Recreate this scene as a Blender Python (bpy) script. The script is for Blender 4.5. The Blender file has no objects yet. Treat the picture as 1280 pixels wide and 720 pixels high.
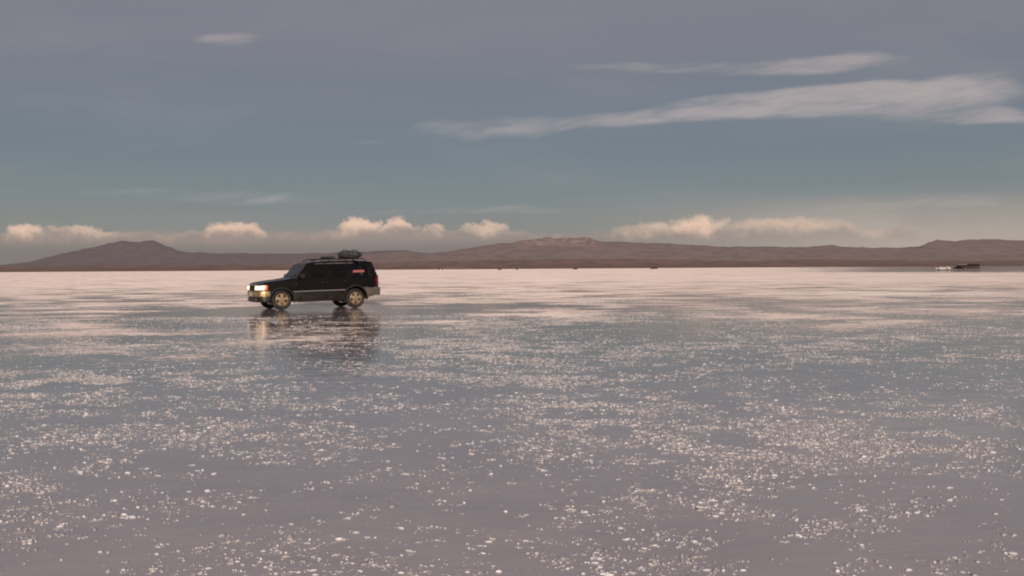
import bpy, bmesh, math, random
import numpy as np
from mathutils import Vector, Matrix
R = math.radians
random.seed(7); rng = np.random.default_rng(11)
scn = bpy.context.scene
COL = scn.collection
F = 1108.0                      # focal length in photo pixels (1280 wide)
CAMH = 1.46
PITCH, ROLL = R(1.24), R(0.36)

# ------------------------------------------------------------------ camera
cam_d = bpy.data.cameras.new('camera'); cam = bpy.data.objects.new('camera', cam_d); COL.objects.link(cam)
cam_d.sensor_width = 36; cam_d.lens = F / 1280 * 36
cam_d.clip_start = 0.1; cam_d.clip_end = 80000
CM = Matrix.Translation((0, 0, CAMH)) @ Matrix.Rotation(R(90) - PITCH, 4, 'X') @ Matrix.Rotation(-ROLL, 4, 'Z')
cam.matrix_world = CM
scn.camera = cam

def ray(px, py):
    return CM.to_3x3() @ Vector(((px - 640) / F, -(py - 360) / F, -1))
def at(px, py):
    d = ray(px, py); t = -CAMH / d.z
    return Vector((d.x * t, d.y * t, 0))
def uv(px, py):
    d = ray(px, py); return d.x / d.y, d.z / d.y

# ------------------------------------------------------------------ node helpers
class NT:
    def __init__(s, tree): s.t = tree; s.n = tree.nodes; s.l = tree.links
    def new(s, typ, **kw):
        n = s.n.new(typ)
        for k, v in kw.items(): setattr(n, k, v)
        return n
    def put(s, sock, v):
        if isinstance(v, bpy.types.NodeSocket): s.l.new(v, sock)
        elif v is not None:
            if hasattr(sock, 'default_value') and isinstance(v, (tuple, list)) and len(v) == 3 and sock.type == 'RGBA': v = (*v, 1)
            sock.default_value = v
    def m(s, op, a, b=None, c=None, clamp=False):
        n = s.new('ShaderNodeMath', operation=op, use_clamp=clamp)
        for i, v in enumerate((a, b, c)):
            if v is not None: s.put(n.inputs[i], v)
        return n.outputs[0]
    def ss(s, x, lo, hi, a=0.0, b=1.0, typ='SMOOTHSTEP'):
        n = s.new('ShaderNodeMapRange', interpolation_type=typ); n.clamp = True
        s.put(n.inputs[0], x)
        for i, v in enumerate((lo, hi, a, b)): s.put(n.inputs[i + 1], v)
        return n.outputs[0]
    def mix(s, f, a, b):
        n = s.new('ShaderNodeMix', data_type='RGBA'); n.clamp_factor = True
        s.put(n.inputs[0], f); s.put(n.inputs[6], a); s.put(n.inputs[7], b)
        return n.outputs[2]
    def xyz(s, x, y, z=0.0):
        n = s.new('ShaderNodeCombineXYZ')
        for i, v in enumerate((x, y, z)): s.put(n.inputs[i], v)
        return n.outputs[0]
    def sep(s, v):
        n = s.new('ShaderNodeSeparateXYZ'); s.put(n.inputs[0], v); return n.outputs
    def noise(s, vec, scale=1.0, detail=3.0, rough=.5, dist=0.0, out=0):
        n = s.new('ShaderNodeTexNoise')
        s.put(n.inputs['Vector'], vec); n.inputs['Scale'].default_value = scale
        n.inputs['Detail'].default_value = detail; n.inputs['Roughness'].default_value = rough
        n.inputs['Distortion'].default_value = dist
        return n.outputs[out]
    def voro(s, vec, scale, rnd=1.0, out=0):
        n = s.new('ShaderNodeTexVoronoi'); s.put(n.inputs['Vector'], vec)
        n.inputs['Scale'].default_value = scale; n.inputs['Randomness'].default_value = rnd
        return n.outputs[out]
    def ramp(s, f, stops, interp='EASE'):
        n = s.new('ShaderNodeValToRGB'); e = n.color_ramp.elements; n.color_ramp.interpolation = interp
        while len(e) > 1: e.remove(e[-1])
        e[0].position = stops[0][0]; e[0].color = (*stops[0][1], 1)
        for p, c in stops[1:]:
            x = e.new(p); x.color = (*c, 1)
        s.put(n.inputs[0], f); return n.outputs[0]
    def bump(s, h, strength=.3, dist=.02, normal=None):
        n = s.new('ShaderNodeBump'); n.inputs['Strength'].default_value = strength
        n.inputs['Distance'].default_value = dist; s.put(n.inputs['Height'], h)
        if normal is not None: s.put(n.inputs['Normal'], normal)
        return n.outputs[0]

def lin(r, g, b):
    f = lambda c: (c / 255 / 12.92) if c / 255 <= .04045 else ((c / 255 + .055) / 1.055) ** 2.4
    return (f(r), f(g), f(b))

def new_mat(name):
    m = bpy.data.materials.new(name); m.use_nodes = True
    t = NT(m.node_tree); t.n.clear()
    out = t.new('ShaderNodeOutputMaterial'); return m, t, out

def principled(name, col, rough=.5, metal=0.0, spec=.5, var=0.0, nscale=6.0, emis=None, estr=0.0, coat=0.0, bumpy=0.0, dust=0.0):
    m, t, out = new_mat(name)
    b = t.new('ShaderNodeBsdfPrincipled')
    tc = t.new('ShaderNodeTexCoord').outputs['Object']
    c = (*col, 1)
    nz = t.noise(tc, nscale, 5, .6)
    f = t.ss(nz, .35, .65, 1 - var, 1 + var, 'LINEAR')
    mx = t.new('ShaderNodeVectorMath', operation='SCALE'); mx.inputs[0].default_value = col; t.put(mx.inputs['Scale'], f)
    base = mx.outputs[0]
    if dust:
        geo = t.new('ShaderNodeNewGeometry'); z = t.sep(geo.outputs['Position'])[2]
        df = t.m('MULTIPLY', t.ss(z, .9, .25), t.ss(t.noise(tc, 9, 6, .7), .35, .7), clamp=True)
        base = t.mix(t.m('MULTIPLY', df, dust), base, (.34, .29, .25))
    t.put(b.inputs['Base Color'], base)
    t.put(b.inputs['Roughness'], t.ss(t.noise(tc, nscale * 2.3, 4, .6), .3, .7, max(rough - .06, .02), min(rough + .08, 1), 'LINEAR'))
    b.inputs['Metallic'].default_value = metal
    b.inputs['Specular IOR Level'].default_value = spec
    b.inputs['Coat Weight'].default_value = coat
    if emis: b.inputs['Emission Color'].default_value = (*emis, 1); b.inputs['Emission Strength'].default_value = estr
    if bumpy: t.put(b.inputs['Normal'], t.bump(nz, bumpy, .02))
    t.l.new(b.outputs[0], out.inputs[0]); return m

def glass_mat(name, tint=.2):
    m, t, out = new_mat(name)
    tr = t.new('ShaderNodeBsdfTransparent'); tr.inputs[0].default_value = (tint, tint * .98, tint * .95, 1)
    gl = t.new('ShaderNodeBsdfGlossy'); gl.inputs['Roughness'].default_value = .04; gl.inputs[0].default_value = (.8, .8, .8, 1)
    fr = t.new('ShaderNodeFresnel'); fr.inputs[0].default_value = 1.42
    mx = t.new('ShaderNodeMixShader'); t.l.new(fr.outputs[0], mx.inputs[0]); t.l.new(tr.outputs[0], mx.inputs[1]); t.l.new(gl.outputs[0], mx.inputs[2])
    t.l.new(mx.outputs[0], out.inputs[0]); return m

M = {}
M['black_paint'] = principled('black paint', (.005, .0035, .004), .2, 0, .3, .3, dust=.03)
M['cladding'] = principled('pewter cladding', (.012, .009, .007), .42, .2, .35, .25, dust=.10)
M['bumper_grey'] = principled('grey bumper', (.15, .125, .11), .38, .25, .5, .2, dust=.2)
M['gold_bumper'] = principled('gold bumper', (.42, .30, .16), .34, .55, .5, .25, dust=.1)
M['black_plastic'] = principled('black plastic', (.015, .014, .014), .55, 0, .4, .2)
M['rubber'] = principled('rubber', (.018, .016, .015), .8, 0, .3, .3, nscale=20, bumpy=.2, dust=.2)
M['gold_alloy'] = principled('gold alloy', (.62, .47, .29), .30, .75, .5, .15, nscale=12)
M['chrome'] = principled('chrome trim', (.72, .70, .68), .22, .85, .5, .05)
M['headlamp'] = principled('lit headlamp', (.9, .8, .65), .15, 0, .5, 0, emis=(1.0, .68, .33), estr=2.3)  # sun glint on the black car's headlamps put in as emission
M['lamp_glass'] = principled('lamp reflector', (.75, .68, .58), .18, .6, .5, .1, emis=(1.0, .7, .4), estr=.25)  # faint emission carries the glint out to the housing edges
M['amber'] = principled('amber lens', (.55, .12, .02), .2, 0, .5, 0, emis=(.8, .12, .02), estr=.25)
M['red_lens'] = principled('red lens', (.14, .008, .008), .2, 0, .5, .1)
M['plate'] = principled('plate', (.6, .58, .55), .5)
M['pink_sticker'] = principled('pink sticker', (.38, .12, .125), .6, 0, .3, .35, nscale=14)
M['glass'] = glass_mat('tinted glass', .32)
M['seat'] = principled('seat cloth', (.03, .027, .025), .9, 0, .2, .3, nscale=30)
M['skin'] = principled('skin', (.36, .20, .14), .55, 0, .4, .1)
M['jacket'] = principled('jacket', (.05, .045, .055), .9, 0, .2, .3, nscale=25, bumpy=.3)
M['hair'] = principled('hair', (.012, .009, .008), .6, 0, .4, .3, nscale=60)
M['tarp'] = principled('dark tarpaulin', (.055, .055, .062), .6, 0, .4, .35, nscale=7, bumpy=.6)
M['white_paint'] = principled('white paint', (.82, .80, .76), .3, 0, .5, .04, dust=.1)
M['brown_paint'] = principled('dark brown paint', (.075, .048, .036), .35, 0, .5, .2, dust=.3)
M['dark_glass'] = principled('dark glass', (.012, .011, .012), .08, 0, .5, 0)

# ------------------------------------------------------------------ object helpers
def tag(o, label=None, cat=None, group=None, kind=None):
    if label: o['label'] = label
    if cat: o['category'] = cat
    if group: o['group'] = group
    if kind: o['kind'] = kind
    return o
def empty(name, loc=(0, 0, 0), rz=0):
    o = bpy.data.objects.new(name, None); COL.objects.link(o)
    o.location = loc; o.rotation_euler = (0, 0, rz); o.empty_display_size = .3; return o
def sharpen(bm, ang=38):
    for f in bm.faces: f.smooth = True
    for e in bm.edges:
        if len(e.link_faces) == 2 and e.calc_face_angle(0) > R(ang): e.smooth = False
def link(name, bm, mat, parent=None, ang=38, bevel=0):
    bmesh.ops.recalc_face_normals(bm, faces=bm.faces)
    if bevel:
        es = [e for e in bm.edges if len(e.link_faces) == 2 and e.calc_face_angle(0) > R(30)]
        bmesh.ops.bevel(bm, geom=es, offset=bevel, segments=2, profile=.6, affect='EDGES', clamp_overlap=True)
    sharpen(bm, ang)
    me = bpy.data.meshes.new(name); bm.to_mesh(me); bm.free()
    me.materials.append(mat)
    o = bpy.data.objects.new(name, me); COL.objects.link(o)
    if parent: o.parent = parent
    return o
def prism(bm, poly, fn0, fn1):
    a = [bm.verts.new(fn0(p)) for p in poly]; b = [bm.verts.new(fn1(p)) for p in poly]
    n = len(poly)
    bm.faces.new(a); bm.faces.new(b[::-1])
    for i in range(n): bm.faces.new((a[i], b[i], b[(i + 1) % n], a[(i + 1) % n]))
def box(bm, c, s, rot=None):
    x, y, z = s[0] / 2, s[1] / 2, s[2] / 2
    vs = []
    for p in ((-x, -y, -z), (x, -y, -z), (x, y, -z), (-x, y, -z), (-x, -y, z), (x, -y, z), (x, y, z), (-x, y, z)):
        v = Vector(p)
        if rot: v = rot @ v
        vs.append(bm.verts.new(v + Vector(c)))
    for f in ((0, 3, 2, 1), (4, 5, 6, 7), (0, 1, 5, 4), (1, 2, 6, 5), (2, 3, 7, 6), (3, 0, 4, 7)): bm.faces.new([vs[i] for i in f])
def tube(bm, pts, r, n=10, cap=True):
    pts = [Vector(p) for p in pts]
    rs = r if isinstance(r, (list, tuple)) else [r] * len(pts)
    rings = []
    for i, p in enumerate(pts):
        d = (pts[min(i + 1, len(pts) - 1)] - pts[max(i - 1, 0)]).normalized()
        a = d.cross(Vector((0, 0, 1)))
        if a.length < .05: a = d.cross(Vector((1, 0, 0)))
        a.normalize(); b = d.cross(a)
        rings.append([bm.verts.new(p + (a * math.cos(2 * math.pi * k / n) + b * math.sin(2 * math.pi * k / n)) * rs[i]) for k in range(n)])
    for q in range(len(rings) - 1):
        for k in range(n): bm.faces.new((rings[q][k], rings[q][(k + 1) % n], rings[q + 1][(k + 1) % n], rings[q + 1][k]))
    if cap: bm.faces.new(rings[0][::-1]); bm.faces.new(rings[-1])
def lathe_y(bm, prof, n=36):
    """profile of (radius, y) spun about the Y axis"""
    rings = [[bm.verts.new((r * math.cos(2 * math.pi * k / n), y, r * math.sin(2 * math.pi * k / n))) for k in range(n)] for r, y in prof]
    for q in range(len(rings) - 1):
        for k in range(n): bm.faces.new((rings[q][k], rings[q][(k + 1) % n], rings[q + 1][(k + 1) % n], rings[q + 1][k]))
    return rings
def loft(bm, rings):
    vr = [[bm.verts.new(p) for p in r] for r in rings]; n = len(rings[0])
    for q in range(len(vr) - 1):
        for k in range(n): bm.faces.new((vr[q][k], vr[q][(k + 1) % n], vr[q + 1][(k + 1) % n], vr[q + 1][k]))
    bm.faces.new(vr[0][::-1]); bm.faces.new(vr[-1])
def interp_rows(rows, step):
    out = []
    for a, b in zip(rows[:-1], rows[1:]):
        n = max(1, int(round((b[0] - a[0]) / step)))
        for i in range(n): out.append(tuple(x + (y - x) * i / n for x, y in zip(a, b)))
    out.append(rows[-1]); return out
def boolean_cut(bm, cutters):
    """difference of a closed bmesh with closed cutter bmeshes; temporary objects are removed"""
    me = bpy.data.meshes.new('temp'); bm.to_mesh(me); bm.free(); o = bpy.data.objects.new('temp', me); COL.objects.link(o)
    tmp = []
    for c in cutters:
        bmesh.ops.recalc_face_normals(c, faces=c.faces)
        cm = bpy.data.meshes.new('cut'); c.to_mesh(cm); c.free(); co = bpy.data.objects.new('cut', cm); COL.objects.link(co); tmp.append(co)
        md = o.modifiers.new('b', 'BOOLEAN'); md.operation = 'DIFFERENCE'; md.object = co; md.solver = 'EXACT'
    dg = bpy.context.evaluated_depsgraph_get(); dg.update()
    ev = o.evaluated_get(dg); m2 = bpy.data.meshes.new_from_object(ev)
    res = bmesh.new(); res.from_mesh(m2)
    for x in tmp + [o]:
        d = x.data; bpy.data.objects.remove(x); bpy.data.meshes.remove(d)
    bpy.data.meshes.remove(m2)
    return res

# ------------------------------------------------------------------ the black off-road car
# local frame: front at -X, left (near) side at -Y, s = distance from the front bumper
LEN = 4.80
X = lambda s: s - LEN / 2
AX1, AX2, WR = .86, 3.72, .375
FR = [(0, .80), (.08, .95), (.25, .985), (.45, 1.0), (.65, 1.0), (.82, .98), (.93, .945), (.985, .87)]
def body_ring(s, zb, zt, w, crown):
    half = [(w * f, zb + (zt - zb) * t) for t, f in FR]
    top = [(w * .45, zt + crown * .8), (0, zt + crown), (-w * .45, zt + crown * .8)]
    pts = half + top + [(-y, z) for y, z in half[::-1]]
    return [(X(s), y, z) for y, z in pts]
STATIONS = [(0.04, .46, .93, .66, .01), (.07, .42, .985, .75, .012), (.16, .38, 1.02, .81, .02), (.32, .36, 1.05, .855, .025), (.60, .34, 1.075, .88, .03), (.86, .33, 1.10, .888, .032),
            (1.30, .33, 1.165, .888, .03), (1.50, .33, 1.195, .888, .01), (2.4, .33, 1.205, .893, 0.0), (3.3, .33, 1.21, .893, 0.0), (3.72, .33, 1.215, .888, 0), (4.3, .36, 1.215, .875, 0), (4.55, .42, 1.20, .85, 0), (4.66, .47, 1.17, .815, 0), (4.70, .52, 1.12, .78, 0)]
def side_y(s, z):           # outer surface of the greenhouse
    return .862 - (z - 1.2) * .28 - max(0, s - 4.0) * .035
def body_y(s):              # widest half width of the lower body
    for a, b in zip(STATIONS[:-1], STATIONS[1:]):
        if a[0] <= s <= b[0]: return a[3] + (b[3] - a[3]) * (s - a[0]) / (b[0] - a[0])
    return STATIONS[-1][3]
def side_panel(poly, sgn, out, thick):
    bm = bmesh.new()
    prism(bm, poly, lambda p: (X(p[0]), sgn * (side_y(*p) + out), p[1]), lambda p: (X(p[0]), sgn * (side_y(*p) + out - thick), p[1])); return bm
def dense(poly, step=.12):
    out = []
    for i, p in enumerate(poly):
        q = poly[(i + 1) % len(poly)]; n = max(1, int(math.dist(p, q) / step))
        out += [(p[0] + (q[0] - p[0]) * k / n, p[1] + (q[1] - p[1]) * k / n) for k in range(n)]
    return out
def arch(s0, r, a0, a1, n=14):
    return [(s0 + r * math.cos(R(a0 + (a1 - a0) * i / n)), WR + r * math.sin(R(a0 + (a1 - a0) * i / n))) for i in range(n + 1)]
def low_panel(poly, sgn, out=.012, thick=.03):
    bm = bmesh.new()
    prism(bm, poly, lambda p: (X(p[0]), sgn * (body_y(p[0]) + out), p[1]), lambda p: (X(p[0]), sgn * (body_y(p[0]) + out - thick), p[1])); return bm

def wheel(root, s, sgn):
    bm = bmesh.new(); lathe_y(bm, [(.02, -.06), (.17, -.06), (.17, .06), (.02, .06)], 24)
    w = link('wheel', bm, M['black_plastic'], root); w.location = (X(s), sgn * .755, WR)
    if sgn > 0: w.rotation_euler = (0, 0, math.pi)
    bm = bmesh.new()
    lathe_y(bm, [(.225, -.09), (.245, -.115), (.30, -.128), (.345, -.118), (.368, -.085), (.375, -.04), (.375, .04), (.368, .085), (.345, .118), (.30, .128), (.245, .115), (.225, .09)], 44)
    link('tyre', bm, M['rubber'], w, 50)
    bm = bmesh.new()
    lathe_y(bm, [(.232, -.085), (.236, -.112), (.222, -.115), (.205, -.085), (.195, -.02), (.195, .09), (.232, .09)], 44)
    for k in range(5):
        a = 2 * math.pi * k / 5 + .3
        d = Vector((math.cos(a), 0, math.sin(a))); t = Vector((-math.sin(a), 0, math.cos(a)))
        q = [d * .05 + t * .045, d * .21 + t * .062, d * .21 - t * .062, d * .05 - t * .045]
        prism(bm, q, lambda p: p + Vector((0, -.10 + (.012 if p.length > .1 else 0), 0)), lambda p: p + Vector((0, -.06, 0)))
    rg = lathe_y(bm, [(.012, -.118), (.055, -.114), (.07, -.098), (.07, -.05)], 24)
    bm.faces.new(rg[0])
    link('rim', bm, M['gold_alloy'], w, 40)
    return w

def make_suv():
    root = empty('off_road_car')
    # --- body shell with wheel arches cut out
    bm = bmesh.new(); loft(bm, [body_ring(*r) for r in interp_rows(STATIONS, .16)])
    bmesh.ops.recalc_face_normals(bm, faces=bm.faces)
    cuts = []
    for s in (AX1, AX2):
        for sg in (-1, 1):
            c = bmesh.new()
            prism(c, [(X(s) + .43 * math.cos(2 * math.pi * k / 32), WR + .02 + .43 * math.sin(2 * math.pi * k / 32)) for k in range(32)],
                  lambda p: (p[0], sg * .50, p[1]), lambda p: (p[0], sg * 1.3, p[1])); cuts.append(c)
    bm = boolean_cut(bm, cuts)
    kill = [f for f in bm.faces if f.normal.z > .75 and X(1.56) < f.calc_center_median().x < X(4.5) and f.calc_center_median().z > 1.1]
    bmesh.ops.delete(bm, geom=kill, context='FACES')
    body = link('body', bm, M['black_paint'], root, 32)
    # --- roof
    ring = lambda s, z, w: [(X(s), y, zz) for y, zz in [(w * .96, z - .055), (w, z - .03), (w * .97, z), (w * .6, z + .022), (0, z + .03), (-w * .6, z + .022), (-w * .97, z), (-w, z - .03), (-w * .96, z - .055), (0, z - .045)]]
    bm = bmesh.new(); loft(bm, [ring(*r) for r in interp_rows([(1.84, 1.70, .675), (1.93, 1.735, .705), (2.3, 1.765, .725), (3.2, 1.78, .725), (4.2, 1.765, .715), (4.43, 1.735, .70), (4.52, 1.70, .68)], .2)])
    link('roof', bm, M['black_paint'], root, 40)
    # --- hood and cowl panel
    bm = bmesh.new()
    rows = [(.14, .74, 1.017), (.3, .76, 1.058), (.6, .77, 1.092), (.9, .775, 1.122), (1.2, .78, 1.166), (1.34, .78, 1.182)]
    g = []
    for s, w, z in rows:
        g.append([bm.verts.new((X(s), w * t, z + .022 * (1 - t * t) + (.012 if abs(t) < .35 else 0))) for t in (-1, -.8, -.36, -.3, 0, .3, .36, .8, 1)])
    for a, b in zip(g[:-1], g[1:]):
        for k in range(8): bm.faces.new((a[k], a[k + 1], b[k + 1], b[k]))
    ex = bmesh.ops.extrude_face_region(bm, geom=bm.faces[:])
    bmesh.ops.translate(bm, verts=[v for v in ex['geom'] if isinstance(v, bmesh.types.BMVert)], vec=(0, 0, -.03))
    link('hood', bm, M['black_paint'], root, 40)
    # --- pillars and window panes, both sides
    for sg in (-1, 1):
        for poly in ([(1.38, 1.12), (1.49, 1.12), (1.98, 1.70), (1.86, 1.70)], [(2.53, 1.12), (2.63, 1.12), (2.63, 1.70), (2.55, 1.70)],
                     [(3.39, 1.12), (3.51, 1.12), (3.50, 1.70), (3.41, 1.70)], [(4.33, 1.12), (4.63, 1.12), (4.49, 1.70), (4.24, 1.70)]):
            link('pillar', side_panel(poly, sg, 0, .05), M['black_paint'], root, bevel=.006)
        for nm, poly in (('window', [(1.49, 1.13), (2.53, 1.13), (2.55, 1.69), (1.97, 1.69)]), ('window', [(2.63, 1.13), (3.39, 1.13), (3.41, 1.69), (2.63, 1.69)]),
                         ('window', [(3.51, 1.13), (4.33, 1.13), (4.24, 1.69), (3.50, 1.69)])):
            link(nm, side_panel(poly, sg, -.018, .006), M['glass'], root)
        # doors stand slightly proud of the body side
        fd = dense([(1.42, .42), (2.56, .42), (2.56, 1.16), (1.42, 1.14)], .3)
        d = link('door', low_panel(fd, sg, .004, .02), M['black_paint'], root)
        bm = bmesh.new(); box(bm, (X(2.42), sg * (.893 + .022), 1.0), (.16, .03, .035)); link('handle', bm, M['black_plastic'], d, bevel=.006)
        rd = [(2.60, .42)] + arch(AX2, .47, 175, 112) + [(3.55, 1.165), (2.60, 1.165)]
        d = link('door', low_panel(rd, sg, .004, .02), M['black_paint'], root)
        bm = bmesh.new(); box(bm, (X(3.30), sg * (.893 + .022), 1.0), (.16, .03, .035)); link('handle', bm, M['black_plastic'], d, bevel=.006)
        # lower cladding
        for poly in ([(1.31, .30), (3.27, .30), (3.27, .655), (1.31, .655)],):
            link('cladding', low_panel(dense(poly, .3), sg, .020, .03), M['cladding'], root, bevel=.008)
        q = [(4.19, .40), (4.62, .44), (4.62, .76), (3.98, .76)] + arch(AX2, .46, 52, 8)
        link('cladding', low_panel(q, sg, .016, .03), M['bumper_grey'], root, bevel=.005)
        for s0 in (AX1, AX2):           # flared arch lips
            bm = bmesh.new(); a = arch(s0, .435, -12, 192, 22); b = arch(s0, .49, -12, 192, 22)
            prism(bm, a + b[::-1], lambda p: (X(p[0]), sg * .905, p[1]), lambda p: (X(p[0]), sg * .855, p[1]))
            link('arch_trim', bm, M['black_plastic'], root, bevel=.006)
        bm = bmesh.new(); tube(bm, [(X(1.28), sg * .915, .685), (X(2.3), sg * .922, .685), (X(3.30), sg * .915, .685)], .022, 10); link('side_strip', bm, M['chrome'], root)
        bm = bmesh.new(); box(bm, (X(2.30), sg * .93, .315), (1.75, .13, .045)); link('running_board', bm, M['black_plastic'], root, bevel=.01)
        # mirror
        bm = bmesh.new(); box(bm, (X(1.60), sg * 1.00, 1.255), (.11, .19, .15)); tube(bm, [(X(1.62), sg * .87, 1.20), (X(1.60), sg * .95, 1.23)], .03, 8)
        mr = link('mirror', bm, M['black_plastic'], root, bevel=.025)
        bm = bmesh.new(); box(bm, (X(1.659), sg * 1.0, 1.255), (.006, .15, .11)); link('mirror_glass', bm, M['chrome'], mr)
        # lamps
        bm = bmesh.new()
        prism(bm, [(.0, -.40), (.012, -.67), (.055, -.775), (.16, -.842), (.275, -.874), (.275, -.70), (.10, -.40)], lambda p: (X(p[0]), -sg * p[1], .765), lambda p: (X(p[0] + .03), -sg * p[1] * .985, .955))
        h = link('headlight', bm, M['lamp_glass'], root, bevel=.012)
        bm = bmesh.new()
        prism(bm, [(-.012, -.44), (.000, -.65), (.043, -.765), (.15, -.835), (.22, -.860), (.22, -.80), (.06, -.44)], lambda p: (X(p[0]), -sg * p[1] * 1.004, .80), lambda p: (X(p[0] + .022), -sg * p[1] * .995, .925))
        link('bulb', bm, M['headlamp'], h, bevel=.02)
        bm = bmesh.new()
        prism(bm, [(.28, -.70), (.28, -.876), (.35, -.890), (.35, -.75)], lambda p: (X(p[0]), -sg * p[1], .77), lambda p: (X(p[0] + .01), -sg * p[1] * .99, .95))
        link('turn_signal', bm, M['amber'], root, bevel=.01)
        bm = bmesh.new()
        prism(bm, [(4.58, .70), (4.58, .852), (4.66, .835), (4.725, .77), (4.725, .66)], lambda p: (X(p[0]), sg * p[1], .82), lambda p: (X(p[0] - .01), sg * p[1] * .985, 1.20))
        link('tail_light', bm, M['red_lens'], root, bevel=.012)
    # pink strip of colour across the rear quarter pane
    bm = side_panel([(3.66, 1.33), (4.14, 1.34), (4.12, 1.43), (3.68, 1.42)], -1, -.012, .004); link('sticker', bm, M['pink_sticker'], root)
    # windscreen and rear pane
    bm = bmesh.new()
    prism(bm, [(1.39, .80, 1.185), (1.39, -.80, 1.185), (1.88, -.675, 1.69), (1.88, .675, 1.69)], lambda p: (X(p[0]), p[1], p[2]), lambda p: (X(p[0] + .008), p[1], p[2] - .004))
    link('windscreen', bm, M['glass'], root)
    for sg in (-1, 1):
        bm = bmesh.new(); tube(bm, [(X(1.37), sg * .1, 1.205), (X(1.50), sg * .55, 1.31)], .009, 6); link('wiper', bm, M['black_plastic'], root)
    bm = bmesh.new()
    prism(bm, [(4.70, .74, 1.19), (4.70, -.74, 1.19), (4.52, -.66, 1.68), (4.52, .66, 1.68)], lambda p: (X(p[0]), p[1], p[2]), lambda p: (X(p[0] - .03), p[1], p[2] - .004))
    link('rear_pane', bm, M['dark_glass'], root, bevel=.008)
    # bumpers, grille, plates
    def bumper(rows, z0, z1, name, mat, ang):
        bm = bmesh.new()
        poly = rows + [(s, -y) for s, y in rows[::-1]]
        inn = [((s + ang), y * .9) for s, y in rows]; poly = rows + inn[::-1]
        full = rows + [(s, -y) for s, y in rows[::-1]]
        vs0 = [bm.verts.new((X(s), y, z0)) for s, y in full]; vs1 = [bm.verts.new((X(s), y, z1)) for s, y in full]
        n = len(full); bm.faces.new(vs0[::-1]); bm.faces.new(vs1)
        for i in range(n): bm.faces.new((vs0[i], vs0[(i + 1) % n], vs1[(i + 1) % n], vs1[i]))
        return link(name, bm, mat, root, bevel=.025)
    bumper([(.44, .885), (.20, .86), (.06, .77), (-.02, .55), (-.04, .25)], .53, .735, 'front_bumper', M['gold_bumper'], .2)
    bumper([(.44, .87), (.20, .84), (.08, .75), (.02, .55), (.0, .25)], .33, .52, 'front_valance', M['cladding'], .2)
    bumper([(4.20, .895), (4.66, .86), (4.78, .78), (4.82, .5), (4.83, .2)], .44, .74, 'rear_bumper', M['bumper_grey'], -.2)
    bm = bmesh.new()
    for k in range(5): box(bm, (X(.035), 0, .79 + k * .035), (.05, .80, .014))
    box(bm, (X(.05), 0, .86), (.03, .82, .19)); link('grille', bm, M['black_plastic'], root)
    bm = bmesh.new()
    box(bm, (X(.025), 0, .965), (.05, .86, .022)); link('grille_trim', bm, M['chrome'], root, bevel=.006)
    for sg in (-1, 1):
        bm = bmesh.new(); lathe_y(bm, [(.001, -.01), (.055, -.008), (.06, .02), (.001, .02)], 20)
        o = link('fog_light', bm, M['bumper_grey'], root); o.location = (X(-.005), sg * .52, .43); o.rotation_euler = (0, 0, R(-90))
    bm = bmesh.new(); box(bm, (X(-.05), 0, .63), (.012, .36, .13)); link('number_plate', bm, M['plate'], root, bevel=.004)
    bm = bmesh.new(); box(bm, (X(4.738), 0, .93), (.012, .36, .13)); link('number_plate', bm, M['plate'], root, bevel=.004)
    # underbody
    bm = bmesh.new(); box(bm, (0, 0, .345), (4.0, .9, .10)); box(bm, (X(AX1), 0, WR), (.10, 1.3, .10)); box(bm, (X(AX2), 0, WR), (.10, 1.3, .10)); box(bm, (X(4.1), .2, .36), (.5, .3, .16))
    link('chassis', bm, M['black_plastic'], root, bevel=.01)
    for s in (AX1, AX2):
        for sg in (-1, 1): wheel(root, s, sg)
    # cabin: dashboard, seats, steering wheel
    bm = bmesh.new(); box(bm, (X(1.56), 0, 1.10), (.34, 1.5, .18)); link('dashboard', bm, M['black_plastic'], root, bevel=.04)
    for s, y in ((2.30, -.40), (2.30, .40)):
        bm = bmesh.new(); box(bm, (X(s), y, .74), (.50, .50, .16)); se = link('seat', bm, M['seat'], root, bevel=.05)
        bm = bmesh.new(); box(bm, (X(s + .30), y, 1.08), (.14, .48, .62), Matrix.Rotation(R(12), 3, 'Y')); link('backrest', bm, M['seat'], se, bevel=.05)
        bm = bmesh.new(); box(bm, (X(s + .38), y, 1.48), (.10, .26, .17)); link('headrest', bm, M['seat'], se, bevel=.04)
    bm = bmesh.new(); box(bm, (X(3.20), 0, .76), (.48, 1.36, .16)); se = link('seat', bm, M['seat'], root, bevel=.05)
    bm = bmesh.new(); box(bm, (X(3.46), 0, 1.06), (.14, 1.36, .60), Matrix.Rotation(R(10), 3, 'Y')); link('backrest', bm, M['seat'], se, bevel=.05)
    for y in (-.4, .4):
        bm = bmesh.new(); box(bm, (X(3.53), y, 1.43), (.10, .26, .15)); link('headrest', bm, M['seat'], se, bevel=.04)
    bm = bmesh.new(); c = Vector((X(1.83), -.40, 1.12)); ax = Matrix.Rotation(R(-25), 3, 'Y')
    tube(bm, [c + ax @ Vector((0, .185 * math.cos(a), .185 * math.sin(a))) for a in [2 * math.pi * k / 24 for k in range(25)]], .014, 8, False)
    box(bm, c, (.03, .34, .03), ax); tube(bm, [c, (X(1.60), -.40, 1.03)], .03, 8); link('steering_wheel', bm, M['black_plastic'], root)
    # roof rack
    bm = bmesh.new()
    for sg in (-1, 1): tube(bm, [(X(2.15), sg * .60, 1.79), (X(2.30), sg * .60, 1.865), (X(4.15), sg * .60, 1.865), (X(4.30), sg * .60, 1.79)], .02, 8)
    for s in (2.40, 2.85, 3.30, 3.75, 4.12): tube(bm, [(X(s), -.60, 1.875), (X(s), .60, 1.875)], .016, 8)
    rk = link('roof_rack', bm, M['black_plastic'], root)
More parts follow.
